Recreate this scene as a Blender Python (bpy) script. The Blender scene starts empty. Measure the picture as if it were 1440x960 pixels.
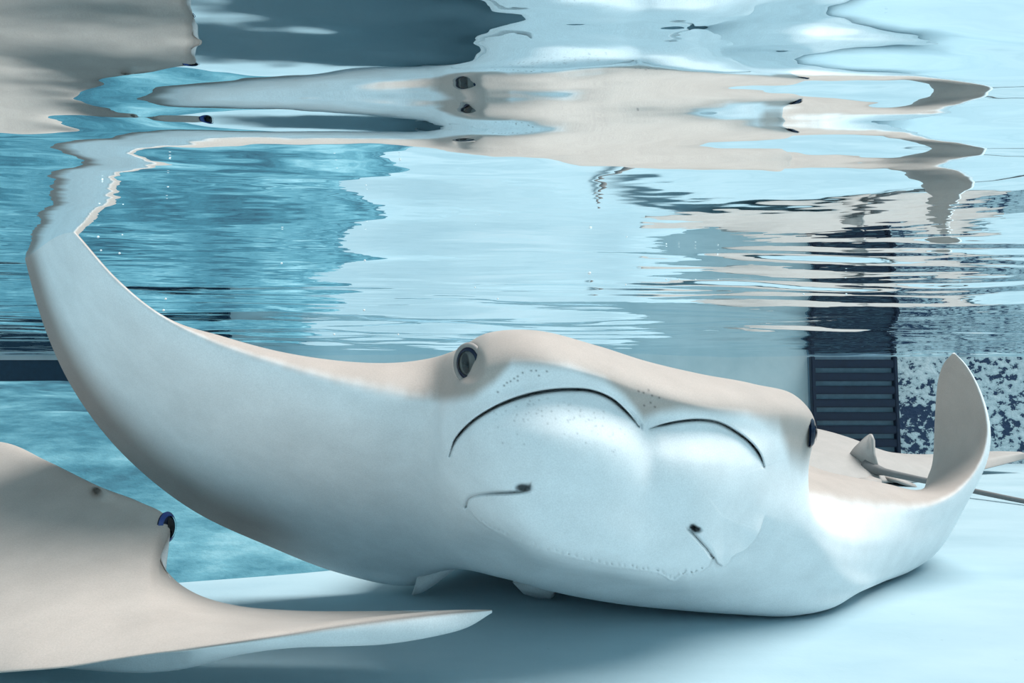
import bpy, bmesh, math, random
import numpy as np
from mathutils import Vector, Matrix

# ------------------------------------------------------------------ camera
SC = bpy.context.scene
COL = SC.collection
FPX = 1000.0                       # focal length in pixels of the 1440 x 960 frame
CAM_Z = 0.215                      # camera height above the pool floor
SURF_Z = 0.340                     # water level above the pool floor
PITCH = math.atan(75.0 / FPX)
cam_data = bpy.data.cameras.new('camera')
cam_data.sensor_width = 36.0
cam_data.lens = FPX / 1440.0 * 36.0
cam_data.clip_start = 0.005
cam = bpy.data.objects.new('camera', cam_data)
COL.objects.link(cam)
cam.location = (0, 0, CAM_Z)
cam.rotation_euler = (math.pi / 2 + PITCH, 0, 0)
SC.camera = cam

# ------------------------------------------------------------------ light
world = bpy.data.worlds.new('sky')
SC.world = world
world.use_nodes = True
wn = world.node_tree.nodes
wn['Background'].inputs[0].default_value = (0.80, 0.91, 1.0, 1)
wn['Background'].inputs[1].default_value = 0.34
sun_data = bpy.data.lights.new('sun_offscreen', 'SUN')
sun_data.energy = 5.3
sun_data.angle = math.radians(40)
sun_data.color = (1.0, 0.96, 0.92)
sun = bpy.data.objects.new('sun_offscreen', sun_data)
COL.objects.link(sun)
sun.rotation_euler = Vector((-0.46, 0.0, -0.885)).to_track_quat('-Z', 'Y').to_euler()
sun.location = (0, 0, 3)

SC.view_settings.view_transform = 'Standard'
SC.view_settings.look = 'None'
SC.view_settings.gamma = 1.0
SC.view_settings.use_curve_mapping = False
SC.view_settings.exposure = 0.0
SC.cycles.max_bounces = 14
SC.cycles.diffuse_bounces = 6
SC.cycles.glossy_bounces = 6
SC.cycles.transparent_max_bounces = 10
SC.cycles.caustics_reflective = True
SC.cycles.blur_glossy = 0.5
SC.cycles.use_denoising = True

# ------------------------------------------------------------------ helpers
CP, SP = math.cos(PITCH), math.sin(PITCH)
def P(px, py, d):
    """a point of the place that the photograph shows at (px, py), d metres in"""
    a = (px - 720.0) / FPX
    b = (480.0 - py) / FPX
    return (d * a, d * (CP - b * SP), CAM_Z + d * (SP + b * CP))
def W(px, z, d):
    """like P, but by height above the floor"""
    b = ((z - CAM_Z) / d - SP) / CP
    return P(px, 480.0 - b * FPX, d)
def project(v):
    x = v[..., 0]; y = v[..., 1]; z = v[..., 2] - CAM_Z
    d = y * CP + z * SP
    up = -y * SP + z * CP
    return 720 + FPX * x / d, 480 - FPX * up / d, d

def tag(o, label, cat, group=None):
    o['label'] = label; o['category'] = cat
    if group: o['group'] = group
    return o
def thing(name, label, cat, loc=(0, 0, 0), group=None):
    o = bpy.data.objects.new(name, None)
    COL.objects.link(o); o.location = loc
    o.empty_display_size = 0.05
    return tag(o, label, cat, group)
def mesh_obj(name, verts, faces, mat, parent=None, smooth=True, color=None):
    me = bpy.data.meshes.new(name)
    me.from_pydata([tuple(v) for v in verts], [], faces)
    me.update()
    if smooth:
        me.polygons.foreach_set('use_smooth', np.ones(len(me.polygons), dtype=bool))
    if color is not None:
        at = me.color_attributes.new('pigment', 'FLOAT_COLOR', 'POINT')
        at.data.foreach_set('color', np.asarray(color, dtype=np.float32).ravel())
    me.materials.append(mat)
    o = bpy.data.objects.new(name, me)
    COL.objects.link(o)
    if parent:
        o.parent = parent
        o.matrix_parent_inverse = Matrix.Translation(-Vector(parent.location)) if parent.type == 'EMPTY' and not parent.parent else Matrix()
    return o
def structure(o):
    o['kind'] = 'structure'; return o

def grid_faces(nu, nv, periodic=True, caps=True):
    f = []
    m = nv if periodic else nv - 1
    for i in range(nu - 1):
        a = i * nv; b = (i + 1) * nv
        for j in range(m):
            k = (j + 1) % nv
            f.append((a + j, a + k, b + k, b + j))
    if caps and periodic:
        f.append(tuple(range(nv - 1, -1, -1)))
        f.append(tuple((nu - 1) * nv + j for j in range(nv)))
    return f

def crom(pts, counts, periodic=False, power=0.6):
    """non-uniform cubic through pts along axis 0; pts (n, m, 3); counts per interval"""
    p = np.asarray(pts, float)
    if periodic:
        p = np.concatenate([p[-2:], p, p[:3]], 0)
    n = p.shape[0]
    dl = np.linalg.norm(np.diff(p, axis=0), axis=-1) ** power
    dl = np.maximum(dl, 1e-4)
    slope = np.diff(p, axis=0) / dl[..., None]
    m = np.zeros_like(p)
    h0 = dl[:-1][..., None]; h1 = dl[1:][..., None]
    m[1:-1] = (slope[:-1] * h1 + slope[1:] * h0) / (h0 + h1)
    m[0] = slope[0]; m[-1] = slope[-1]
    out = []
    rng = range(2, n - 3) if periodic else range(n - 1)
    for q, i in enumerate(rng):
        c = counts[q]
        t = (np.arange(c) / c)[:, None, None]
        h = dl[i][None, :, None]
        t2, t3 = t * t, t * t * t
        out.append((2*t3 - 3*t2 + 1) * p[i] + (t3 - 2*t2 + t) * h * m[i]
                   + (-2*t3 + 3*t2) * p[i+1] + (t3 - t2) * h * m[i+1])
    if not periodic:
        out.append(p[-1:])
    return np.concatenate(out, 0)

def loft(rings, ucounts, vcounts, smooth_it=4):
    r = np.asarray(rings, float)                     # (nu, nv, 3)
    a = crom(np.swapaxes(r, 0, 1), vcounts, periodic=True)      # (NV, nu, 3)
    g = crom(np.swapaxes(a, 0, 1), ucounts)                     # (NU, NV, 3)
    for _ in range(smooth_it):
        s = g.copy()
        s[1:-1] = 0.5 * g[1:-1] + 0.125 * (g[:-2] + g[2:] + np.roll(g, 1, 1)[1:-1] + np.roll(g, -1, 1)[1:-1])
        g = s
    return g

def sstep(a, b, x):
    t = np.clip((x - a) / (b - a), 0, 1)
    return t * t * (3 - 2 * t)

def polydist(px, py, line):
    """distance to a polyline and side (+ below/right-hand in the picture's frame)"""
    line = np.asarray(line, float)
    best = np.full(px.shape, 1e9); side = np.zeros(px.shape); along = np.zeros(px.shape)
    acc = 0.0
    for (x0, y0), (x1, y1) in zip(line[:-1], line[1:]):
        dx, dy = x1 - x0, y1 - y0
        L2 = dx * dx + dy * dy
        t = np.clip(((px - x0) * dx + (py - y0) * dy) / L2, 0, 1)
        d = np.hypot(px - x0 - t * dx, py - y0 - t * dy)
        c = dx * (py - y0) - dy * (px - x0)
        m = d < best
        best = np.where(m, d, best); side = np.where(m, np.sign(c), side)
        along = np.where(m, acc + t * math.sqrt(L2), along)
        acc += math.sqrt(L2)
    return best, side, along / acc

def smooth_line(pts, n=8):
    a = np.asarray(pts, float)[:, None, :]
    a3 = np.concatenate([a, np.zeros((a.shape[0], 1, 1))], -1)
    return crom(a3, [n] * (len(pts) - 1))[:, 0, :2]

# ------------------------------------------------------------------ materials
def new_mat(name):
    m = bpy.data.materials.new(name); m.use_nodes = True
    nt = m.node_tree
    return m, nt, nt.nodes['Principled BSDF']
def link(nt, a, b): nt.links.new(a, b)
def noise(nt, scale, detail=4, rough=0.55, coord='Object', stretch=None):
    tc = nt.nodes.new('ShaderNodeTexCoord')
    src = tc.outputs[coord]
    if stretch:
        mp = nt.nodes.new('ShaderNodeMapping'); mp.inputs['Scale'].default_value = stretch
        link(nt, src, mp.inputs[0]); src = mp.outputs[0]
    n = nt.nodes.new('ShaderNodeTexNoise')
    n.inputs['Scale'].default_value = scale; n.inputs['Detail'].default_value = detail
    n.inputs['Roughness'].default_value = rough
    link(nt, src, n.inputs['Vector'])
    return n
def ramp(nt, fac, stops):
    r = nt.nodes.new('ShaderNodeValToRGB')
    e = r.color_ramp.elements
    e[0].position, e[0].color = stops[0][0], (*stops[0][1], 1)
    e[1].position, e[1].color = stops[-1][0], (*stops[-1][1], 1)
    for p, c in stops[1:-1]:
        x = e.new(p); x.color = (*c, 1)
    link(nt, fac, r.inputs[0])
    return r
def bump(nt, bsdf, h, strength=0.3, dist=0.01):
    b = nt.nodes.new('ShaderNodeBump')
    b.inputs['Strength'].default_value = strength; b.inputs['Distance'].default_value = dist
    link(nt, h, b.inputs['Height']); link(nt, b.outputs[0], bsdf.inputs['Normal'])
    return b
def plain(name, c, rough=0.5, spec=0.4):
    m, nt, b = new_mat(name)
    n = noise(nt, 60, 3)
    r = ramp(nt, n.outputs[0], [(0.3, tuple(x * 0.85 for x in c)), (0.7, tuple(min(1, x * 1.1) for x in c))])
    link(nt, r.outputs[0], b.inputs['Base Color'])
    b.inputs['Roughness'].default_value = rough
    b.inputs['Specular IOR Level'].default_value = spec
    return m

def skin_material():
    m, nt, b = new_mat('ray_skin')
    at = nt.nodes.new('ShaderNodeAttribute'); at.attribute_name = 'pigment'
    n = noise(nt, 26, 6, 0.6)
    r = ramp(nt, n.outputs[0], [(0.25, (0.90, 0.90, 0.90)), (0.75, (1.06, 1.06, 1.06))])
    n2 = noise(nt, 900, 2, 0.6)
    r2 = ramp(nt, n2.outputs[0], [(0.3, (0.93, 0.93, 0.93)), (0.7, (1.06, 1.06, 1.06))])
    mx = nt.nodes.new('ShaderNodeMix'); mx.data_type = 'RGBA'; mx.blend_type = 'MULTIPLY'
    mx.inputs[0].default_value = 1.0
    link(nt, at.outputs['Color'], mx.inputs[6]); link(nt, r.outputs[0], mx.inputs[7])
    mx2 = nt.nodes.new('ShaderNodeMix'); mx2.data_type = 'RGBA'; mx2.blend_type = 'MULTIPLY'
    mx2.inputs[0].default_value = 1.0
    link(nt, mx.outputs[2], mx2.inputs[6]); link(nt, r2.outputs[0], mx2.inputs[7])
    link(nt, mx2.outputs[2], b.inputs['Base Color'])
    b.inputs['Roughness'].default_value = 0.55
    b.inputs['Specular IOR Level'].default_value = 0.18
    bump(nt, b, n2.outputs[0], 0.12, 0.0006)
    return m
SKIN = skin_material()

def floor_material():
    m, nt, b = new_mat('pool_floor_paint')
    n = noise(nt, 3.5, 6, 0.6, stretch=(0.7, 1.6, 1))
    r = ramp(nt, n.outputs[0], [(0.30, (0.31, 0.44, 0.50)), (0.55, (0.38, 0.51, 0.565)), (0.75, (0.44, 0.55, 0.60))])
    n2 = noise(nt, 55, 4, 0.7)
    r2 = ramp(nt, n2.outputs[0], [(0.22, (0.55, 0.6, 0.62)), (0.32, (1, 1, 1))])
    mx = nt.nodes.new('ShaderNodeMix'); mx.data_type = 'RGBA'; mx.blend_type = 'MULTIPLY'
    mx.inputs[0].default_value = 0.7
    link(nt, r.outputs[0], mx.inputs[6]); link(nt, r2.outputs[0], mx.inputs[7])
    link(nt, mx.outputs[2], b.inputs['Base Color'])
    b.inputs['Roughness'].default_value = 0.7
    b.inputs['Specular IOR Level'].default_value = 0.15
    bump(nt, b, n2.outputs[0], 0.15, 0.003)
    return m
def rock_material():
    m, nt, b = new_mat('blue_painted_rock')
    n = noise(nt, 7, 8, 0.65, stretch=(0.6, 1.0, 2.2))
    r = ramp(nt, n.outputs[0], [(0.34, (0.008, 0.065, 0.105)), (0.46, (0.035, 0.16, 0.22)), (0.56, (0.10, 0.28, 0.35)), (0.68, (0.24, 0.45, 0.52))])
    link(nt, r.outputs[0], b.inputs['Base Color'])
    b.inputs['Roughness'].default_value = 0.8
    n2 = noise(nt, 30, 6, 0.7, stretch=(0.6, 1.0, 2.0))
    bump(nt, b, n2.outputs[0], 0.5, 0.012)
    return m
def wall_material():
    m, nt, b = new_mat('pale_pool_wall')
    n = noise(nt, 6, 6, 0.6)
    r = ramp(nt, n.outputs[0], [(0.3, (0.42, 0.58, 0.63)), (0.7, (0.58, 0.72, 0.76))])
    link(nt, r.outputs[0], b.inputs['Base Color'])
    b.inputs['Roughness'].default_value = 0.7
    return m
def speckle_material():
    m, nt, b = new_mat('stained_pebble_plaster')
    n = noise(nt, 42, 4, 0.62, stretch=(1.0, 1.0, 1.3))
    big = noise(nt, 4.0, 3, 0.6)
    ma = nt.nodes.new('ShaderNodeMath'); ma.operation = 'MULTIPLY_ADD'
    link(nt, big.outputs[0], ma.inputs[0]); ma.inputs[1].default_value = 0.6
    link(nt, n.outputs[0], ma.inputs[2])
    r = ramp(nt, ma.outputs[0], [(0.0, (0.012, 0.035, 0.09)), (0.735, (0.014, 0.04, 0.095)), (0.78, (0.42, 0.53, 0.57)), (1.0, (0.66, 0.74, 0.77))])
    link(nt, r.outputs[0], b.inputs['Base Color'])
    b.inputs['Roughness'].default_value = 0.8
    bump(nt, b, n.outputs[0], 0.6, 0.01)
    return m
def water_material():
    m = bpy.data.materials.new('water_surface'); m.use_nodes = True
    nt = m.node_tree
    nt.nodes.remove(nt.nodes['Principled BSDF'])
    out = nt.nodes['Material Output']
    fr = nt.nodes.new('ShaderNodeFresnel'); fr.inputs['IOR'].default_value = 1.333
    gl = nt.nodes.new('ShaderNodeBsdfGlossy'); gl.inputs['Roughness'].default_value = 0.0
    gl.inputs['Color'].default_value = (0.86, 0.95, 0.985, 1)
    tr = nt.nodes.new('ShaderNodeBsdfTransparent'); tr.inputs['Color'].default_value = (0.94, 0.985, 1, 1)
    mx = nt.nodes.new('ShaderNodeMixShader')
    n = noise(nt, 11, 3, 0.45, stretch=(0.8, 1.7, 1))
    b = nt.nodes.new('ShaderNodeBump'); b.inputs['Strength'].default_value = 1.0
    b.inputs['Distance'].default_value = 0.0010
    link(nt, n.outputs[0], b.inputs['Height'])
    link(nt, b.outputs[0], fr.inputs['Normal']); link(nt, b.outputs[0], gl.inputs['Normal'])
    link(nt, fr.outputs[0], mx.inputs[0]); link(nt, tr.outputs[0], mx.inputs[1]); link(nt, gl.outputs[0], mx.inputs[2])
    link(nt, mx.outputs[0], out.inputs['Surface'])
    return m

FLOOR_M = floor_material(); ROCK_M = rock_material(); WALL_M = wall_material()
SPECK_M = speckle_material(); WATER_M = water_material()
DARK_TILE = plain('dark_blue_slat', (0.005, 0.016, 0.042), 0.5)
GREY_BACK = plain('slate_blue_backing', (0.13, 0.22, 0.29), 0.7)
BAND_M = plain('dark_waterline_band', (0.006, 0.035, 0.07), 0.6)
EYE_NAVY = plain('eye_navy', (0.006, 0.014, 0.036), 0.25, 0.25)
EYE_BLUE = plain('eye_blue', (0.012, 0.045, 0.22), 0.2, 0.5)
IRIS_M = plain('eye_iris', (0.12, 0.125, 0.12), 0.3, 0.3)
PUPIL_M = plain('eye_pupil', (0.003, 0.003, 0.004), 0.15, 0.5)
LID_M = plain('eye_lid', (0.30, 0.27, 0.255), 0.5, 0.3)

# ------------------------------------------------------------------ the pool
random.seed(4); rng = np.random.default_rng(11)
WALL_Y = 2.27
def box(name, x0, x1, y0, y1, z0, z1, mat, parent=None, bev=0.0):
    bm = bmesh.new()
    bmesh.ops.create_cube(bm, size=1.0)
    for v in bm.verts:
        v.co = Vector((x0 + (v.co.x + 0.5) * (x1 - x0), y0 + (v.co.y + 0.5) * (y1 - y0), z0 + (v.co.z + 0.5) * (z1 - z0)))
    if bev > 0:
        bmesh.ops.bevel(bm, geom=bm.edges[:], offset=bev, segments=2, affect='EDGES')
    me = bpy.data.meshes.new(name); bm.to_mesh(me); bm.free()
    me.materials.append(mat)
    o = bpy.data.objects.new(name, me); COL.objects.link(o)
    if parent: o.parent = parent
    return o
structure(box('floor', -2.7, 2.7, -1.7, WALL_Y + 0.12, -0.12, 0.0, FLOOR_M))
back = structure(box('wall_back', -2.7, 2.7, WALL_Y, WALL_Y + 0.12, 0.0, 0.42, WALL_M))
structure(box('wall_left', -2.7, -2.58, -1.58, WALL_Y, 0.0, 0.42, WALL_M))
structure(box('wall_right', 2.58, 2.7, -1.58, WALL_Y, 0.0, 0.42, WALL_M))
structure(box('wall_front', -2.7, 2.7, -1.7, -1.58, 0.0, 0.42, FLOOR_M))

# unseen sunlit ledge added along the back wall to pale the water's reflection
def added_shelf():
    n, rows = 40, 16
    V = np.zeros((n, rows, 3))
    for i in range(n):
        x = -0.98 + 1.66 * i / (n - 1)
        e = float(sstep(0, 9, min(i, n - 1 - i)))
        for j in range(rows):
            t = j / (rows - 1)
            V[i, j] = (x, 1.80 + (WALL_Y + 0.01 - 1.80) * t, -0.01 + e * 0.26 * (t * t * (3 - 2 * t)) + 0.006 * math.sin(9 * x + 4 * t))
    structure(mesh_obj('floor_added_shelf', V.reshape(-1, 3), [tuple(reversed(q)) for q in grid_faces(n, rows, False, False)], FLOOR_M))
added_shelf()
# dark band along the waterline of the back wall, left part
structure(box('trim_1', -2.58, -0.9, WALL_Y - 0.02, WALL_Y + 0.005, 0.245, 0.325, BAND_M, None, 0.004))
# stained plaster stretch of the back wall, right part
sx0 = P(1254, 560, WALL_Y)[0]
structure(box('trim_2', sx0, 2.58, WALL_Y - 0.015, WALL_Y + 0.005, 0.0, 0.335, SPECK_M))
# the dark slatted panel
pgx0, pgx1 = P(1141, 560, WALL_Y - .03)[0], P(1256, 560, WALL_Y - .03)[0]
panel = thing('wall_grille', 'dark navy slatted panel set into the far pool wall beside stained plaster', 'grille', ((pgx0 + pgx1) / 2, WALL_Y - 0.03, 0))
def under(o, root):
    o.parent = root; o.matrix_parent_inverse = Matrix.Translation(-Vector(root.location)); return o
under(box('backing', pgx0, pgx1, WALL_Y - 0.03, WALL_Y + 0.005, 0.002, 0.335, GREY_BACK), panel)
for k in range(8):
    z0 = 0.012 + k * 0.041
    under(box('slat', pgx0 + 0.003, pgx1 - 0.003, WALL_Y - 0.045, WALL_Y - 0.028, z0, z0 + 0.026, DARK_TILE, None, 0.003), panel)
for k, fx in enumerate((0.0, 1.0)):
    xx = pgx0 + (pgx1 - pgx0) * fx
    under(box('upright', xx - 0.006, xx + 0.006, WALL_Y - 0.047, WALL_Y - 0.026, 0.002, 0.335, DARK_TILE, None, 0.002), panel)

# blue rock slope on the left
def rock_slope():
    foot = smooth_line([(-2.5, 0.30), (-1.2, 0.56), (-0.70, 0.70), (-0.414, 0.80), (-0.147, 0.925), (-0.13, 1.16), (-0.27, 1.6), (-0.62, 2.26)], 22)
    n = len(foot); rows = 46
    V = np.zeros((n, rows, 3))
    crest = np.array([(-2.55, 1.5), (-1.9, 1.75), (-1.5, 1.9), (-1.2, 2.0), (-1.0, 2.08), (-0.92, 2.15), (-0.8, 2.2), (-0.66, 2.262)], float)
    c = smooth_line(crest, 22)
    t = np.linspace(0, 1, rows)
    for i in range(n):
        for j in range(rows):
            s = t[j]
            xy = foot[i] * (1 - s) + c[i] * s
            prof = 0.245 * (1 - (1 - s) ** 2.4)
            V[i, j] = (xy[0], xy[1], -0.01 + prof)
    x, y = V[..., 0], V[..., 1]
    dz = np.zeros_like(x)
    for _ in range(40):
        k = rng.uniform(4, 38); a = rng.uniform(0, math.pi)
        dz += 0.05 / k * np.sin(k * (x * math.cos(a) * 0.7 + y * math.sin(a) * 1.5) + rng.uniform(0, 6.28))
    led = 0.020 * (np.abs(np.sin(9.0 * t[None, :] + 1.2 * np.sin(2.2 * x))) ** 0.4 - 0.8)
    V[..., 2] += (dz * 0.55 + led) * np.clip(t * 5, 0, 1)[None, :] * np.clip((1.02 - t) * 8, 0, 1)[None, :]
    V[..., 2] = np.minimum(V[..., 2], 0.262)
    o = mesh_obj('rock_slope', V.reshape(-1, 3), grid_faces(n, rows, False, False), ROCK_M)
    return structure(o)
rs = rock_slope(); rs.name = 'wall_rock_slope'

# the water surface, seen from below
def water():
    nx, ny = 460, 900
    xs = np.linspace(-2.585, 2.585, nx)
    s = np.linspace(0, 1, ny)
    ys = -1.575 + (WALL_Y + 1.57) * (0.62 * s + 0.38 * s ** 0.55) if False else np.concatenate([np.linspace(-1.585, -0.1, 60)[:-1], np.linspace(-0.1, WALL_Y + 0.01, ny - 59)])
    X, Y = np.meshgrid(xs, ys, indexing='ij')
    Z = np.zeros_like(X)
    r = np.random.default_rng(5)
    def band(n, l0, l1, slope, spread, axis=math.pi / 2):
        z = np.zeros_like(X)
        for _ in range(n):
            lam = math.exp(r.uniform(math.log(l0), math.log(l1)))
            k = 2 * math.pi / lam
            a = axis + r.normal(0, spread)
            ph = r.uniform(0, 6.28)
            warp = 0.35 * np.sin(k * 0.23 * X + ph) + 0.3 * np.sin(k * 0.31 * Y + 2 * ph)
            z += slope / k * math.sqrt(2.0 / n) * np.sin(k * (X * math.cos(a) + Y * math.sin(a)) + ph + warp)
        return z
    swell = band(10, 0.45, 1.1, 0.019, 0.6, 1.75)
    mid = band(26, 0.14, 0.42, 0.030, 0.5, 1.70)
    fine = band(34, 0.07, 0.20, 0.027, 0.33, 1.66)
    rough = 0.5 + 0.5 * np.sin(2.6 * X - 1.9 * Y + 0.9 * np.sin(2.3 * Y + X)) 
    rough = 0.35 + 0.9 * rough * np.clip(Y / 1.2, 0.25, 1.0)
    far = sstep(0.75, 1.1, Y) * (0.7 + 0.75 * sstep(0.0, 0.5, X))
    streak = band(36, 0.030, 0.085, 0.042, 0.13, 1.62)
    patch = np.zeros_like(X)
    for _ in range(12):
        kx, ky = r.uniform(0.5, 5), r.uniform(5, 26)
        patch += np.sin(kx * X + ky * Y + r.uniform(0, 6.28)) / 2.4
    patch = sstep(-0.9, 1.0, patch)
    near = 1 - sstep(0.31, 0.40, Y)
    beyond = sstep(0.50, 0.66, Y)
    right = sstep(-0.1, 0.35, X)
    amp = near * 0.9 + beyond * (0.85 + 0.35 * right) + 0.15
    Z = swell + mid * (0.6 + 0.5 * rough + 0.35 * far) + fine * (0.30 * rough + 0.9 * far) + streak * amp * patch
    V = np.stack([X, Y, SURF_Z + Z], -1)
    f = grid_faces(nx, ny, False, False)
    o = mesh_obj('water_surface', V.reshape(-1, 3), [tuple(reversed(q)) for q in f], WATER_M)
    # normals upward
    if o.data.polygons[0].normal.z < 0:
        o.data.flip_normals()
    tag(o, 'rippled mirror-like water surface seen from below, spanning the whole pool', 'water')
    o['kind'] = 'stuff'
    return o
water()

# ------------------------------------------------------------------ the large ray
VF = (0.06, 0.18, 0.36, 0.55, 0.74, 0.90)            # chord fractions of V1..V6
def auto_ring(L, T, span, hint, thick, camber=0.0, over=None):
    L, T = np.array(L), np.array(T)
    n = np.cross(T - L, np.asarray(span, float)); n /= np.linalg.norm(n)
    if np.dot(n, hint) < 0: n = -n
    ch = np.linalg.norm(T - L)
    def at(c, s):
        h = 2.6 * thick * (math.sqrt(c) * (1 - c)) * 0.5
        return L + c * (T - L) + n * (camber * ch * 4 * c * (1 - c) + s * h)
    ring = [L] + [at(c, -1) for c in VF] + [T] + [at(c, 1) for c in (0.74, 0.38, 0.10)]
    for k, v in (over or {}).items(): ring[k] = np.array(v)
    return ring

def main_ray():
    R = []
    # left wing (from the tip above the water line)
    LE = [(58, 283, .598), (84, 303, .560), (110, 333, .543), (162, 392, .543), (225, 443, .545), (300, 480, .549), (380, 507, .553), (460, 530, .556), (540, 547, .560)]
    TE = [(44, 290, .606), (30, 335, .652), (37, 372, .650), (66, 470, .668), (106, 553, .690), (170, 636, .712), (268, 716, .732), (378, 768, .752), (478, 806, .768)]
    thick = [.004, .010, .013, .018, .022, .027, .033, .040, .050]
    over = {5: {10: P(305, 471, .575)}, 6: {10: P(385, 494, .59)}, 7: {10: P(465, 507, .60)}, 8: {10: P(545, 510, .605), 9: W(535, .165, .71)}}
    n = len(LE)
    for i in range(n):
        L, T = P(*LE[i]), P(*TE[i])
        a = max(i - 1, 0); b = min(i + 1, n - 1)
        span = (np.array(P(*LE[b])) + P(*TE[b]) - P(*LE[a]) - np.array(P(*TE[a])))
        R.append(auto_ring(L, T, span, (0.2, 0.8, 0.5), thick[i], 0.02, over.get(i)))
    # wing root, head and body
    R.append([P(608,560,.565), P(602,587,.570), P(598,627,.582), P(592,672,.603), P(586,722,.635), P(580,772,.685), P(576,806,.740), P(576,822,.785), W(590,.075,.87), W(600,.175,.73), P(606,503,.600)])
    R.append([P(634,552,.540), P(629,580,.532), P(628,622,.535), P(630,667,.548), P(636,712,.575), P(638,765,.630), P(640,798,.695), W(655,.022,.92), W(660,.10,.88), W(652,.185,.74), P(640,492,.585)])
    R.append([P(690,512,.496), P(688,556,.500), P(685,606,.500), P(689,662,.508), P(698,718,.522), P(704,772,.612), P(706,812,.67), W(700,.028,.98), W(700,.11,.92), W(694,.190,.75), P(688,467,.555)])
    R.append([P(755,507,.484), P(752,550,.493), P(752,612,.487), P(755,682,.497), P(760,748,.508), P(766,799,.612), P(772,831,.675), W(760,.03,1.03), W(760,.115,.94), W(755,.192,.75), P(752,464,.550)])
    R.append([P(840,527,.494), P(840,556,.505), P(840,622,.493), P(842,702,.503), P(848,770,.517), P(856,817,.625), P(867,849,.680), W(850,.03,1.05), W(850,.115,.96), W(840,.188,.77), P(838,485,.566)])
    R.append([P(907,550,.512), P(905,588,.522), P(908,642,.513), P(912,716,.522), P(918,785,.539), P(932,831,.640), P(952,858,.684), W(930,.03,1.06), W(930,.11,.97), W(915,.178,.79), P(908,507,.588)])
    R.append([P(982,569,.530), P(980,596,.540), P(980,652,.530), P(982,722,.541), P(985,786,.564), P(1002,832,.643), P(1032,864,.684), W(1000,.03,1.06), W(1000,.105,.98), W(990,.168,.81), P(984,525,.615)])
    R.append([P(1060,579,.568), P(1058,611,.572), P(1055,657,.570), P(1055,717,.582), P(1060,772,.612), P(1077,827,.653), P(1112,867,.686), W(1070,.03,1.05), W(1070,.10,.98), W(1062,.155,.83), P(1058,539,.650)])
    R.append([P(1147,600,.648), P(1134,632,.636), P(1115,667,.625), P(1104,716,.618), P(1114,770,.634), P(1136,822,.668), P(1164,857,.693), W(1120,.028,1.03), W(1125,.085,.98), W(1112,.135,.86), P(1121,561,.695)])
    R.append([P(1118,682,.676), P(1140,706,.657), P(1152,736,.646), P(1164,770,.649), P(1182,802,.668), P(1200,826,.702), P(1216,829,.742), W(1160,.025,1.0), W(1155,.072,.97), P(1125,648,.87), P(1110,653,.775)])
    # right wing
    R.append([P(1190,707,.714), P(1198,731,.702), P(1208,757,.698), P(1219,783,.711), P(1231,808,.745), P(1243,815,.78), W(1244,.003,.82), W(1215,.02,.95), W(1200,.06,.95), P(1198,678,.90), P(1198,671,.82)])
    R.append([P(1250,713,.750), P(1256,733,.748), P(1263,754,.754), P(1271,775,.776), P(1280,796,.818), P(1288,799,.848), W(1284,.004,.885), W(1258,.03,.97), W(1252,.058,.965), P(1250,690,.92), P(1250,680,.85)])
    R.append([P(1305,711,.790), P(1309,727,.797), P(1313,742,.811), P(1320,758,.833), P(1324,768,.862), P(1322,770,.890), P(1305,753,.930), P(1298,733,.985), P(1294,720,.975), P(1291,698,.935), P(1292,689,.87)])
    R.append([P(1350,688,.825), P(1355,699,.833), P(1358,707,.848), P(1358,712,.870), P(1355,713,.895), P(1347,708,.930), P(1335,697,.965), P(1309,668,1.0), P(1306,661,.985), P(1310,668,.94), P(1324,678,.88)])
    LE2 = [(1380,646,.850), (1389,600,.868), (1377,550,.882), (1358,514,.890), (1343,497,.8955)]
    TE2 = [(1311,622,1.00), (1313,582,.980), (1317,540,.950), (1327,511,.920), (1339,497,.8975)]
    th2 = [.020, .017, .013, .009, .003]
    for i in range(5):
        a, b = max(i - 1, 0), min(i + 1, 4)
        span = (np.array(P(*LE2[b])) + P(*TE2[b]) - P(*LE2[a]) - np.array(P(*TE2[a])))
        R.append(auto_ring(P(*LE2[i]), P(*TE2[i]), span, (-1, -0.3, 0.2), th2[i], -0.11 if i < 3 else -0.05))
    nst = len(R)
    head0, head1 = 9, 17                      # stations wing root left .. wing root right
    uc = []
    for i in range(nst - 1):
        uc.append({9: 36, 10: 40, 11: 44, 12: 60, 13: 48, 14: 52, 15: 54, 16: 50, 17: 30}.get(i, 14))
    vc = [36, 46, 56, 56, 40, 22, 14, 10, 14, 16, 24]
    G = loft(R, uc, vc, 5)
    NU, NV = G.shape[:2]
    # parameter grids: us in stations, vs in ring points (L = 0, V positive, D negative)
    us = np.concatenate([[i + k / c for k in range(c)] for i, c in enumerate(uc)] + [[nst - 1]])
    vs = np.concatenate([[j + k / c for k in range(c)] for j, c in enumerate(vc)])
    U, Vv = np.meshgrid(us, vs, indexing='ij')
    Vs = np.where(Vv > 7.0, Vv - 11.0, Vv)       # -4 .. 7
    front = sstep(8.6, 9.6, U) * (1 - sstep(17.6, 18.4, U)) * sstep(-1.4, -0.9, Vs) * (1 - sstep(6.0, 6.8, Vs))
    for _ in range(36):
        w = (sstep(17.2, 18.4, U) * (1 - sstep(24.5, 26, U)))[1:-1, :, None]
        s = G.copy()
        s[1:-1] = G[1:-1] * (1 - 0.5 * w) + 0.125 * w * (G[:-2] + G[2:] + np.roll(G, 1, 1)[1:-1] + np.roll(G, -1, 1)[1:-1])
        G = s
    i0, i1 = int(np.searchsorted(us, 15.2)), int(np.searchsorted(us, 21.5))
    S = G[i0:i1].copy(); Us, Vq = U[i0:i1], Vs[i0:i1]
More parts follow.
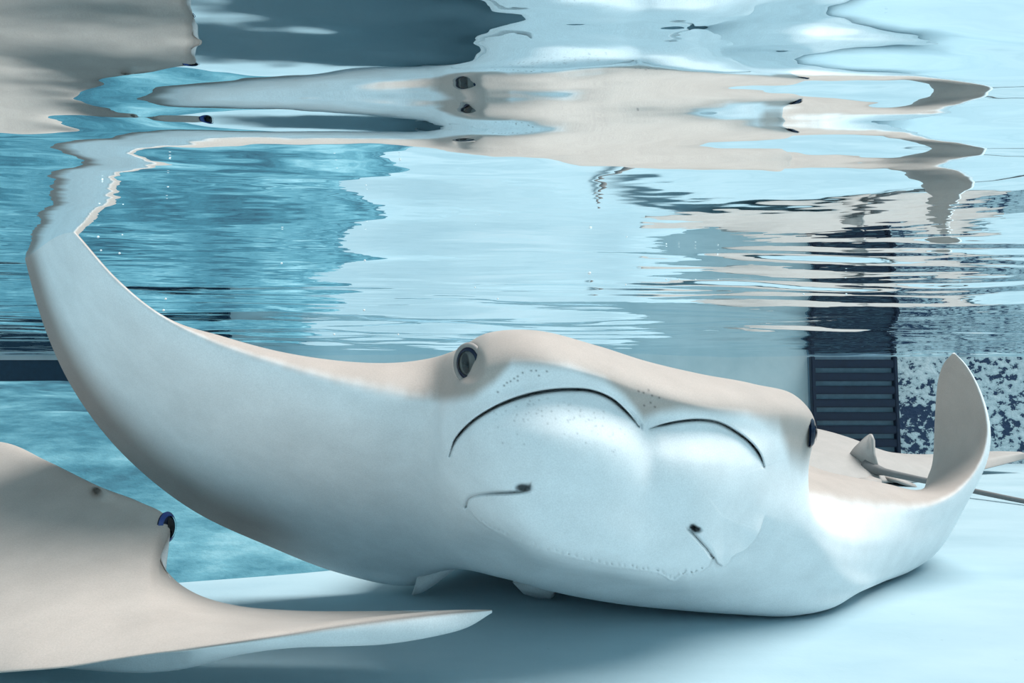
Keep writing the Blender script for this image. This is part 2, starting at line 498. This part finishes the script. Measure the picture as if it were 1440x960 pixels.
    w = (sstep(15.8, 16.8, Us) * (1 - sstep(20.0, 21.2, Us)) * sstep(1.6, 3.0, Vq) * (1 - sstep(3.6, 5.0, Vq)))[1:-1, :, None]
    for _ in range(160):
        S[1:-1] += w * (0.125 * (S[:-2] + S[2:] + np.roll(S, 1, 1)[1:-1] + np.roll(S, -1, 1)[1:-1]) - 0.5 * S[1:-1])
    G[i0:i1] = S
    px, py, d = project(G)
    dd = np.zeros_like(d)
    # soft lobes
    def gb(cx, cy, rx, ry, a):
        return a * np.exp(-(((px - cx) / rx) ** 2 + ((py - cy) / ry) ** 2))
    dd += gb(775, 640, 110, 105, -0.008) + gb(1000, 680, 80, 95, -0.008)
    dd += gb(910, 625, 16, 45, 0.006)
    # creases between brow and lobes
    c1 = smooth_line([(632,640),(639,619),(660,595),(690,575),(722,561),(760,551),(800,547),(832,549),(860,560),(880,577),(893,592),(898,599)])
    c2 = smooth_line([(914,602),(930,597),(955,592),(985,590),(1010,594),(1035,607),(1055,622),(1068,638),(1075,656)])
    for c, amp in ((c1, 1.0), (c2, 0.8)):
        q, side, al = polydist(px, py, c)
        ends = sstep(0.0, 0.14, al) * (1 - sstep(0.86, 1.0, al)) * 0.85 + 0.15
        ends = ends * np.where((al <= 0.001) | (al >= 0.999), np.exp(-(q / 3.0) ** 2), 1)
        below = side > 0
        dd += amp * ends * np.where(below, 0.034 * np.exp(-(q / 2.0) ** 1.5) + 0.006 * np.exp(-q / 14.0), 0.034 * np.exp(-(q / (0.7 + 1.4 * np.sin(np.pi * al) ** 2)) ** 2) - 0.005 * np.exp(-q / 22.0))
    # nostrils
    for line, holes in (([(656,712),(659,702),(668,697),(690,694),(715,693),(735,691),(744,688),(746,682)], [(736, 685, 9, 4.5)]),
                        ([(968,744),(976,752),(986,763),(995,773),(1001,782)], [(974, 740, 5, 4), (979, 744, 6, 4)])):
        q, side, al = polydist(px, py, smooth_line(line))
        dd += np.where(side > 0, 0.012 * np.exp(-(q / 1.6) ** 2), 0.013 * np.exp(-(q / 2.8) ** 1.5))
        for hx, hy, rx, ry in holes:
            g = np.exp(-(((px - hx) / rx) ** 2 + ((py - hy) / ry) ** 2) ** 1.5)
            dd += 0.026 * g
    # nasal curtain / mouth: the plate stands proud of the chin
    mouth = smooth_line([(657,708),(664,722),(684,740),(715,757),(760,773),(810,786),(860,797),(905,803),(930,808),(946,817),(962,807),(980,807),(996,797),(1004,782),(1010,792),(1020,796),(1032,782),(1050,772),(1066,752),(1076,722)], 5)
    q, side, al = polydist(px, py, mouth)
    onm = np.exp(-np.maximum(0, np.where((al <= 0.001) | (al >= 0.999), q, 0)) / 4.0)
    prof = np.where(side > 0, 0.014 * np.exp(-q / 18.0), -0.009 * np.exp(-q / 22.0))
    soft = 0.45 + 0.55 * sstep(840, 960, px)
    dd += onm * prof * sstep(0, 0.06, al) * (1 - sstep(0.93, 1.0, al)) * soft
    # fringe of small pits just above the mouth edge
    for k in range(46):
        f = 0.10 + 0.50 * k / 45.0
        m = mouth[int(f * (len(mouth) - 1))]
        ox, oy = m[0] + random.uniform(-2, 2), m[1] - 5 + random.uniform(-1.5, 1.5)
        g = np.exp(-(((px - ox) / 1.6) ** 2 + ((py - oy) / 1.6) ** 2))
        dd += 0.0045 * g
    # eye socket bulge on the left, brow ridge
    dd += gb(660, 511, 30, 34, -0.006) + 0.014 * np.exp(-((((px - 660) / 18.5) ** 2 + ((py - 511) / 24.5) ** 2)) ** 3)
    # fine wrinkles at the midline notch
    for k in range(5):
        q, s_, al = polydist(px, py, [(884 + 2 * k, 574 + 3 * k), (896 + k, 585 + 3 * k), (903, 596 + 2 * k)])
        dd += 0.0015 * np.exp(-(q / 1.2) ** 2)
    dd *= front
    d2 = d + dd
    V = np.array(P(0, 0, 0)) + (G - np.array([0, 0, CAM_Z])) * (d2 / d)[..., None]
    V[..., 2] = np.maximum(V[..., 2], 0.002)
    # ---------------- pigment
    dorsal = np.array([0.45, 0.39, 0.355]); ventral = np.array([0.84, 0.86, 0.87])
    wob = 0.12 * np.sin(9 * U) + 0.08 * np.sin(23 * U + 1)
    vw = sstep(-0.25 + 0.2 * wob, 0.35 + 0.2 * wob, Vs) * (1 - sstep(6.75, 7.0, Vs))
    yb = np.interp(px, [600, 640, 665, 695, 720, 800, 850, 880, 905, 930, 960, 1050, 1095, 1112, 1150], [562, 560, 556, 535, 508, 514, 532, 556, 586, 578, 574, 580, 596, 640, 660])
    inh = sstep(9.0, 9.6, U) * (1 - sstep(17.0, 17.8, U)) * (1 - sstep(6.0, 6.9, Vs)) * sstep(-2.5, -2.0, Vs)
    wd = 1 + 1.6 * sstep(1060, 1110, px)
    vwh = sstep(-9 * wd, 12 * wd, py - yb)
    vw = vw * (1 - inh) + vwh * inh * (1 - sstep(6.75, 7.0, Vs))
    C = dorsal * (1 - vw[..., None]) + ventral * vw[..., None]
    # grey-brown ventral margin along the trailing edge of the left wing
    margin = sstep(4.0, 5.9, Vs) * (Vs <= 7.0) * sstep(0.5, 2.0, U) * (1 - sstep(6.6, 8.2, U))
    C = C * (1 - 0.88 * margin[..., None]) + np.array([0.26, 0.185, 0.155]) * 0.88 * margin[..., None]
    # pores
    pores = [(700,551),(709,542),(713,538),(718,536),(723,532),(728,529),(735,524),(728,535),(747,521),(754,521),(758,528),(769,522),
             (898,550),(905,552),(912,549),(917,556),(927,559),(915,566),(906,570),(921,572)]
    rr = random.Random(3)
    for _ in range(90):
        a = rr.random()
        pores.append((690 + 190 * a + rr.uniform(-8, 8), 592 - 32 * math.sin(math.pi * min(1, a * 0.9 + 0.1)) + abs(rr.gauss(0, 26))))
    po = np.zeros_like(d)
    for k, (a, b) in enumerate(pores):
        g = np.exp(-(((px - a) / 1.3) ** 2 + ((py - b) / 1.3) ** 2))
        po = np.maximum(po, g * (0.85 if k < 20 else rr.uniform(0.1, 0.45)))
    po *= front
    dk = po[..., None]
    C = C * (1 - dk) + np.array([0.03, 0.035, 0.04]) * dk
    C = np.concatenate([C, np.ones(C.shape[:2] + (1,))], -1)

    root = thing('cownose_ray', 'large ray facing us with white belly, lobed snout and both wings raised', 'ray', (0.12, 0.72, 0.0))
    body = mesh_obj('body', V.reshape(-1, 3), grid_faces(NU, NV), SKIN, root, True, C.reshape(-1, 4))
    return root, body, V
RAY, RAY_BODY, RAYV = main_ray()

# ---------------------------------------------------------------- eyes
def eye(parent, centre, normal, w, h, bulge, iris_mat, rim_mat, slit=True, lid=True, tilt=0.0):
    n = Vector(normal).normalized()
    up = Vector((0, 0, 1)); x = up.cross(n).normalized(); y = n.cross(x)
    if tilt:
        q = Matrix.Rotation(tilt, 3, n); x = q @ x; y = q @ y
    c = Vector(centre)
    def ring_mesh(name, r0, r1, lift0, lift1, mat, par, seg=40, rows=8, cx=0.0, sx=1.0):
        v, f = [], []
        for i in range(rows + 1):
            t = i / rows; r = r0 + (r1 - r0) * t
            for k in range(seg):
                a = 2 * math.pi * k / seg
                X, Y = cx * w + sx * r * math.cos(a) * w, r * math.sin(a) * h
                rr = min(1.0, math.hypot(X / w, Y / h))
                z = bulge * math.sqrt(max(0, 1 - rr * rr * 0.92)) + lift0 + (lift1 - lift0) * t
                v.append(c + x * X + y * Y + n * z)
        f = grid_faces(rows + 1, seg, True, False)
        if r0 <= 1e-4: f.append(tuple(range(seg)))
        return mesh_obj(name, v, f, mat, par)
    e = ring_mesh('eye', 0.0, 1.0, 0, -0.001, iris_mat, parent)
    if lid:
        v = []; seg, sub = 40, 10
        for k in range(seg):
            a = 2 * math.pi * k / seg
            base = c + x * (1.10 * math.cos(a) * w) + y * (1.10 * math.sin(a) * h)
            rad = (x * math.cos(a) + y * math.sin(a))
            for s in range(sub):
                b = 2 * math.pi * s / sub
                v.append(base + rad * (0.0022 * math.cos(b)) + n * (0.0022 * math.sin(b) + bulge * 0.18))
        f = []
        for k in range(seg):
            for s in range(sub):
                k2, s2 = (k + 1) % seg, (s + 1) % sub
                f.append((k * sub + s, k2 * sub + s, k2 * sub + s2, k * sub + s2))
        mesh_obj('eye_lid', v, f, LID_M, parent)
    def child(name, *a, **k):
        o = ring_mesh(name, *a, **k)
        o.parent = e; o.matrix_parent_inverse = e.matrix_parent_inverse.copy() if False else Matrix()
        return o
    def sub(o):
        o.parent = e
        o.matrix_parent_inverse = Matrix()
        # cancel the eye's own offset so that the vertices stay in world space
        o.matrix_parent_inverse = (Matrix.Translation(-Vector(parent.location)) @ Matrix()).inverted() @ Matrix.Translation(-Vector(parent.location))
        return o
    sub(ring_mesh('eye_rim', 0.74, 1.03, 0.0004, 0.0006, rim_mat, None))
    if slit:
        sub(ring_mesh('pupil', 0.0, 0.62, 0.0007, 0.0005, PUPIL_M, None, cx=-0.08, sx=0.50))
    return e
def body_point(V, px0, py0):
    px, py, d = project(V)
    q = np.hypot(px - px0, py - py0) + (d - d.min()) * 40
    i, j = np.unravel_index(np.argmin(q), q.shape)
    return V[i, j]
q_ = [project(body_point(RAYV, 660 + 22 * math.cos(a), 511 + 29 * math.sin(a)))[2] for a in np.linspace(0, 6.28, 17)]
dS = float(np.mean(q_))
eye(RAY, P(660, 511, dS + 0.001), (-0.45, -0.89, 0.03), 0.0100, 0.0125, 0.0045, IRIS_M, EYE_NAVY, tilt=0.14)
print('eye depth', dS, min(q_), max(q_))
c = body_point(RAYV, 1143, 607)
eye(RAY, c + np.array([-0.0050, 0.002, 0]), (0.95, -0.30, -0.03), 0.0125, 0.0140, 0.0085, EYE_NAVY, EYE_NAVY, lid=False)

# ---------------------------------------------------------------- pelvic fins and tail of the large ray
def slab(name, front, thick_vec, mat, parent, col):
    """a thin rounded fin from an outline of 3-D points"""
    bm = bmesh.new()
    a = [bm.verts.new(p) for p in front]
    t = Vector(thick_vec)
    b = [bm.verts.new(Vector(p) + t) for p in front]
    n = len(front)
    bm.faces.new(a); bm.faces.new(b[::-1])
    for i in range(n):
        bm.faces.new((a[i], b[i], b[(i + 1) % n], a[(i + 1) % n]))
    bmesh.ops.recalc_face_normals(bm, faces=bm.faces)
    bmesh.ops.bevel(bm, geom=bm.edges[:], offset=0.0016, segments=2, affect='EDGES')
    vs = [v.co.copy() for v in bm.verts]; fs = [[v.index for v in f.verts] for f in bm.faces]
    bm.verts.index_update()
    fs = [[v.index for v in f.verts] for f in bm.faces]
    bm.free()
    return mesh_obj(name, vs, fs, mat, parent, True, [(*col, 1)] * len(vs))
FINC = (0.80, 0.82, 0.83)
slab('pelvic_fin', [P(590, 788, .742), P(650, 790, .745), P(636, 804, .748), P(612, 822, .752), P(596, 833, .755), P(577, 839, .756), P(583, 822, .751)], (0.004, 0.008, 0.003), SKIN, RAY, FINC)
slab('pelvic_fin', [P(718, 818, .735), P(776, 822, .735), P(776, 843, .744), P(755, 842, .745), P(735, 836, .744)], (0.006, 0.012, 0.003), SKIN, RAY, FINC)
def tube(path, radii, seg=10):
    v = []; n = len(path)
    for i in range(n):
        a, b = Vector(path[max(i - 1, 0)]), Vector(path[min(i + 1, n - 1)])
        t = (b - a).normalized(); s = t.cross(Vector((0, 0, 1))).normalized(); u = s.cross(t)
        for k in range(seg):
            w = 2 * math.pi * k / seg
            v.append(Vector(path[i]) + s * (radii[i] * math.cos(w)) + u * (radii[i] * math.sin(w)))
    return v, grid_faces(n, seg)
tp = crom(np.array([W(890, .05, 1.02), W(900, .045, 1.12), W(885, .03, 1.30), W(850, .02, 1.55), W(835, .012, 1.75)])[:, None, :], [8] * 4)[:, 0]
v, f = tube([tuple(p) for p in tp], list(np.linspace(0.013, 0.0025, len(tp))))
mesh_obj('tail', v, f, SKIN, RAY, True, [(0.2, 0.18, 0.17, 1)] * len(v))

# ------------------------------------------------------------------ the near ray at lower left
def near_ray():
    rows = [  # F far edge, d1, d2, d3, N near edge, v1, v2, v3
     [W(-330,.10,.78), W(-330,.115,.74), W(-330,.11,.66), W(-330,.09,.56), W(-330,.07,.48), W(-320,.062,.50), W(-320,.055,.58), W(-320,.075,.70)],
     [W(-200,.150,.76), W(-200,.155,.71), W(-200,.125,.62), W(-200,.085,.51), W(-200,.050,.42), W(-190,.035,.45), W(-190,.03,.55), W(-190,.07,.70)],
     [P(0,621,.72), P(-6,662,.67), P(-12,745,.58), P(-22,845,.49), P(-34,948,.42), W(-20,.050,.50), W(-10,.012,.55), W(0,.06,.68)],
     [P(66,648,.69), P(62,680,.65), P(54,752,.575), P(42,845,.487), P(32,944,.413), W(45,.050,.50), W(50,.010,.54), W(60,.055,.65)],
     [P(140,684,.66), P(135,706,.630), P(126,760,.570), P(112,848,.482), P(100,938,.412), W(115,.050,.50), W(120,.010,.53), W(130,.055,.62)],
     [P(196,705,.630), P(188,727,.607), P(178,775,.555), P(164,852,.480), P(160,928,.413), W(170,.050,.50), W(175,.012,.52), W(185,.055,.59)],
     [P(235,728,.605), P(224,748,.588), P(212,788,.548), P(206,852,.480), P(222,919,.415), W(222,.050,.50), W(215,.016,.51), W(222,.060,.57)],
     [P(238,752,.597), P(230,768,.583), P(222,802,.545), P(227,856,.479), P(254,915,.417), W(256,.050,.47), W(242,.020,.505), W(232,.064,.565)],
     [P(222,775,.585), P(222,787,.572), P(228,812,.540), P(250,860,.478), P(288,910,.419), P(294,913,.432), W(270,.028,.50), W(238,.070,.56)],
     [P(243,812,.568), P(250,821,.556), P(270,840,.526), P(310,872,.476), P(356,900,.425), P(360,911,.436), W(320,.040,.49), W(262,.060,.545)],
     [P(278,836,.562), P(290,841,.550), P(318,854,.525), P(366,873,.484), P(414,891,.435), P(420,908,.446), W(378,.046,.49), W(305,.050,.54)],
     [P(330,851,.560), P(346,854,.550), P(376,861,.528), P(424,873,.492), P(468,882,.447), P(478,908,.458), W(440,.050,.495), W(365,.046,.54)],
     [P(410,858,.560), P(424,860,.552), P(452,864,.533), P(492,870,.502), P(532,873,.462), P(544,905,.471), W(510,.050,.503), W(440,.044,.545)],
     [P(500,859,.558), P(512,861,.552), P(536,862,.538), P(568,865,.515), P(598,865,.480), P(608,895,.485), W(580,.052,.512), W(530,.046,.545)],
     [P(590,858,.550), P(598,859,.547), P(614,859,.538), P(634,860,.522), P(652,860,.500), P(658,882,.502), W(640,.056,.520), W(610,.050,.54)],
     [P(684,857,.525), P(685,857,.524), P(687,857,.523), P(690,857,.520), P(692,858,.517), P(692,861,.517), P(690,862,.520), P(686,860,.524)],
    ]
    uc = [10, 12, 14, 18, 16, 16, 14, 14, 16, 14, 14, 14, 14, 12, 10]
    vc = [14, 18, 24, 24, 10, 12, 16, 14]
    G = loft(rows, uc, vc, 4)
    nst = len(rows)
    us = np.concatenate([[i + k / c for k in range(c)] for i, c in enumerate(uc)] + [[nst - 1]])
    vs = np.concatenate([[j + k / c for k in range(c)] for j, c in enumerate(vc)])
    U, Vv = np.meshgrid(us, vs, indexing='ij')
    px, py, d = project(G)
    up = (Vv < 4)
    # spiracle hollow and the swelling behind the eye
    dd = up * (0.026 * np.exp(-(((px - 137) / 7) ** 2 + ((py - 692) / 6) ** 2)) - 0.012 * np.exp(-(((px - 153) / 16) ** 2 + ((py - 692) / 9) ** 2)))
    G = np.array([0, 0, CAM_Z]) + (G - np.array([0, 0, CAM_Z])) * ((d + dd) / d)[..., None]
    G[..., 2] = np.maximum(G[..., 2], 0.002)
    vw = sstep(3.95, 4.25, Vv) * (1 - sstep(7.6, 7.95, Vv))
    C = np.array([0.45, 0.395, 0.36]) * (1 - vw[..., None]) + np.array([0.72, 0.75, 0.76]) * vw[..., None]
    edge = np.exp(-((Vv - 4.0) / 0.07) ** 2) * sstep(6.5, 8.5, U)
    k = (0.7 * edge)[..., None]
    C = C * (1 - k) + np.array([0.20, 0.18, 0.17]) * k
    C = np.concatenate([C, np.ones(C.shape[:2] + (1,))], -1)
    root = thing('cownose_ray', 'beige-backed ray seen from above, wing tip curled, under the raised wing', 'ray', (-0.3, 0.5, 0))
    mesh_obj('body', G.reshape(-1, 3), grid_faces(*G.shape[:2]), SKIN, root, True, C.reshape(-1, 4))
    eye(root, P(232, 741, .604), (0.95, -0.28, 0.10), 0.0100, 0.0125, 0.0065, EYE_NAVY, EYE_BLUE, slit=True, lid=False)
near_ray()

# ------------------------------------------------------------------ the far ray on the floor, tail towards us
def far_ray():
    # half plan: x, leading y, trailing y, height of the wing's middle, thickness
    half = [(0.000, 0.270, -0.215, 0.000, 0.095), (0.035, 0.268, -0.215, 0.000, 0.094), (0.070, 0.245, -0.208, 0.000, 0.088),
            (0.095, 0.175, -0.200, 0.000, 0.076), (0.140, 0.140, -0.190, 0.000, 0.056), (0.200, 0.105, -0.165, 0.003, 0.036),
            (0.280, 0.055, -0.140, 0.010, 0.022), (0.360, -0.005, -0.135, 0.022, 0.014), (0.420, -0.065, -0.140, 0.034, 0.009), (0.450, -0.118, -0.142, 0.040, 0.004)]
    st = [(-x, a, b, z, t) for (x, a, b, z, t) in half[:0:-1]] + half
    rings = []
    for (x, a, b, z, t) in st:
        if x > 0.1: z = z * 1.1
        ring = []
        def pt(c, s):
            prof = (2.6 * math.sqrt(c) * (1 - c)) * t * (0.78 if s > 0 else 0.22)
            return (x, a + (b - a) * c, 0.024 + z + s * prof)
        ring.append((x, a, 0.024 + z))
        for c in (0.06, 0.2, 0.42, 0.68, 0.88): ring.append(pt(c, 1))
        ring.append((x, b, 0.024 + z - 0.010))
        for c in (0.85, 0.5, 0.15): ring.append(pt(c, -1))
        rings.append(ring)
    uc = [6] * (len(st) - 1); vc = [5, 6, 7, 7, 6, 5, 5, 6, 6, 5]
    G = loft(rings, uc, vc, 2)
    vs = np.concatenate([[j + k / c for k in range(c)] for j, c in enumerate(vc)])
    vw = sstep(5.9, 6.3, vs) * (1 - sstep(9.6, 10, vs))
    C = np.array([0.42, 0.39, 0.37]) * (1 - vw[:, None]) + np.array([0.72, 0.75, 0.76]) * vw[:, None]
    C = np.broadcast_to(np.concatenate([C, np.ones((len(vs), 1))], 1), G.shape[:2] + (4,))
    root = thing('cownose_ray', 'grey ray resting on the floor with upright dorsal fin and whip tail', 'ray', (0, 0, 0))
    parts = [mesh_obj('body', G.reshape(-1, 3), grid_faces(*G.shape[:2]), SKIN, root, True, C.reshape(-1, 4))]
    dark = (0.20, 0.20, 0.20)
    def fin(name, pts, th, col):
        parts.append(slab(name, pts, th, SKIN, root, col))
    fin('dorsal_fin', [(-.004, -.105, .040), (-.004, -.135, .068), (-.004, -.168, .090), (-.004, -.182, .096), (-.004, -.190, .085), (-.004, -.192, .062), (-.004, -.205, .034)], (0.008, 0, 0), (0.42, 0.39, 0.37))
    for s in (-1, 1):
        fin('pelvic_fin', [(s * .015, -.185, .020), (s * .055, -.19, .016), (s * .062, -.235, .008), (s * .040, -.262, .008), (s * .018, -.235, .016)], (0, 0, 0.006), (0.42, 0.39, 0.37))
    path = [(0, -.17, .036), (0, -.24, .032), (0.003, -.34, .028), (0.010, -.48, .022), (0.012, -.62, .018), (0.0, -.80, .012)]
    tpth = crom(np.array(path)[:, None, :], [8] * 5)[:, 0]
    v, f = tube([tuple(p) for p in tpth], list(np.interp(np.linspace(0, 1, len(tpth)), [0, .15, .5, 1], [.014, .0065, .0042, .002])))
    parts.append(mesh_obj('tail', v, f, SKIN, root, True, [(*dark, 1)] * len(v)))
    root.location = (0.800, 1.92, 0.0)
    root.scale = (1.34, 1.05, 1.38)
    root.rotation_euler = (math.radians(1.5), math.radians(3), math.radians(20))
    root.location.z = -0.006
far_ray()

# ------------------------------------------------------------------ bubbles under the surface
def bubbles():
    m = bpy.data.materials.new('bubble'); m.use_nodes = True
    b = m.node_tree.nodes['Principled BSDF']
    b.inputs['Base Color'].default_value = (0.85, 0.93, 0.96, 1); b.inputs['Roughness'].default_value = 0.1
    me = None
    spots = [(829,384,2.4,.62), (138,333,1.8,.5), (142,352,1.4,.5), (168,356,1.6,.5), (233,420,1.5,.6), (230,436,1.7,.6), (172,330,1.2,.5), (513,331,1.6,.6), (396,370,1.6,.6),
             (470,470,1.6,.62), (512,436,1.6,.7), (1190,300,1.5,.8), (978,318,1.3,.7), (1010,330,1.1,.7), (1352,305,1.3,.85), (937,386,1.4,.7), (955,372,1.3,.7), (700,420,1.4,.65), (668,404,1.2,.65), (560,470,1.3,.62), (880,400,1.2,.7), (1130,356,1.4,.8)]
    for (px, py, r, d) in spots:
        p = P(px, py, d)
        if p[2] > SURF_Z - 0.012: p = W(px, SURF_Z - 0.012, d)
        if me is None:
            bm = bmesh.new(); bmesh.ops.create_icosphere(bm, subdivisions=2, radius=1.0)
            me = bpy.data.meshes.new('bubble'); bm.to_mesh(me); bm.free(); me.materials.append(m)
            me.polygons.foreach_set('use_smooth', np.ones(len(me.polygons), dtype=bool))
        o = bpy.data.objects.new('bubble', me); COL.objects.link(o)
        o.location = p; s = r * d / FPX; o.scale = (s, s, s * 0.9)
        if r > 2:
            tag(o, 'largest air bubble, floating alone in clear water above the big ray\'s brow', 'bubble', 'air bubbles under the surface')
        else:
            tag(o, 'tiny pale air bubble drifting just under the water surface', 'bubble', 'air bubbles under the surface')
bubbles()
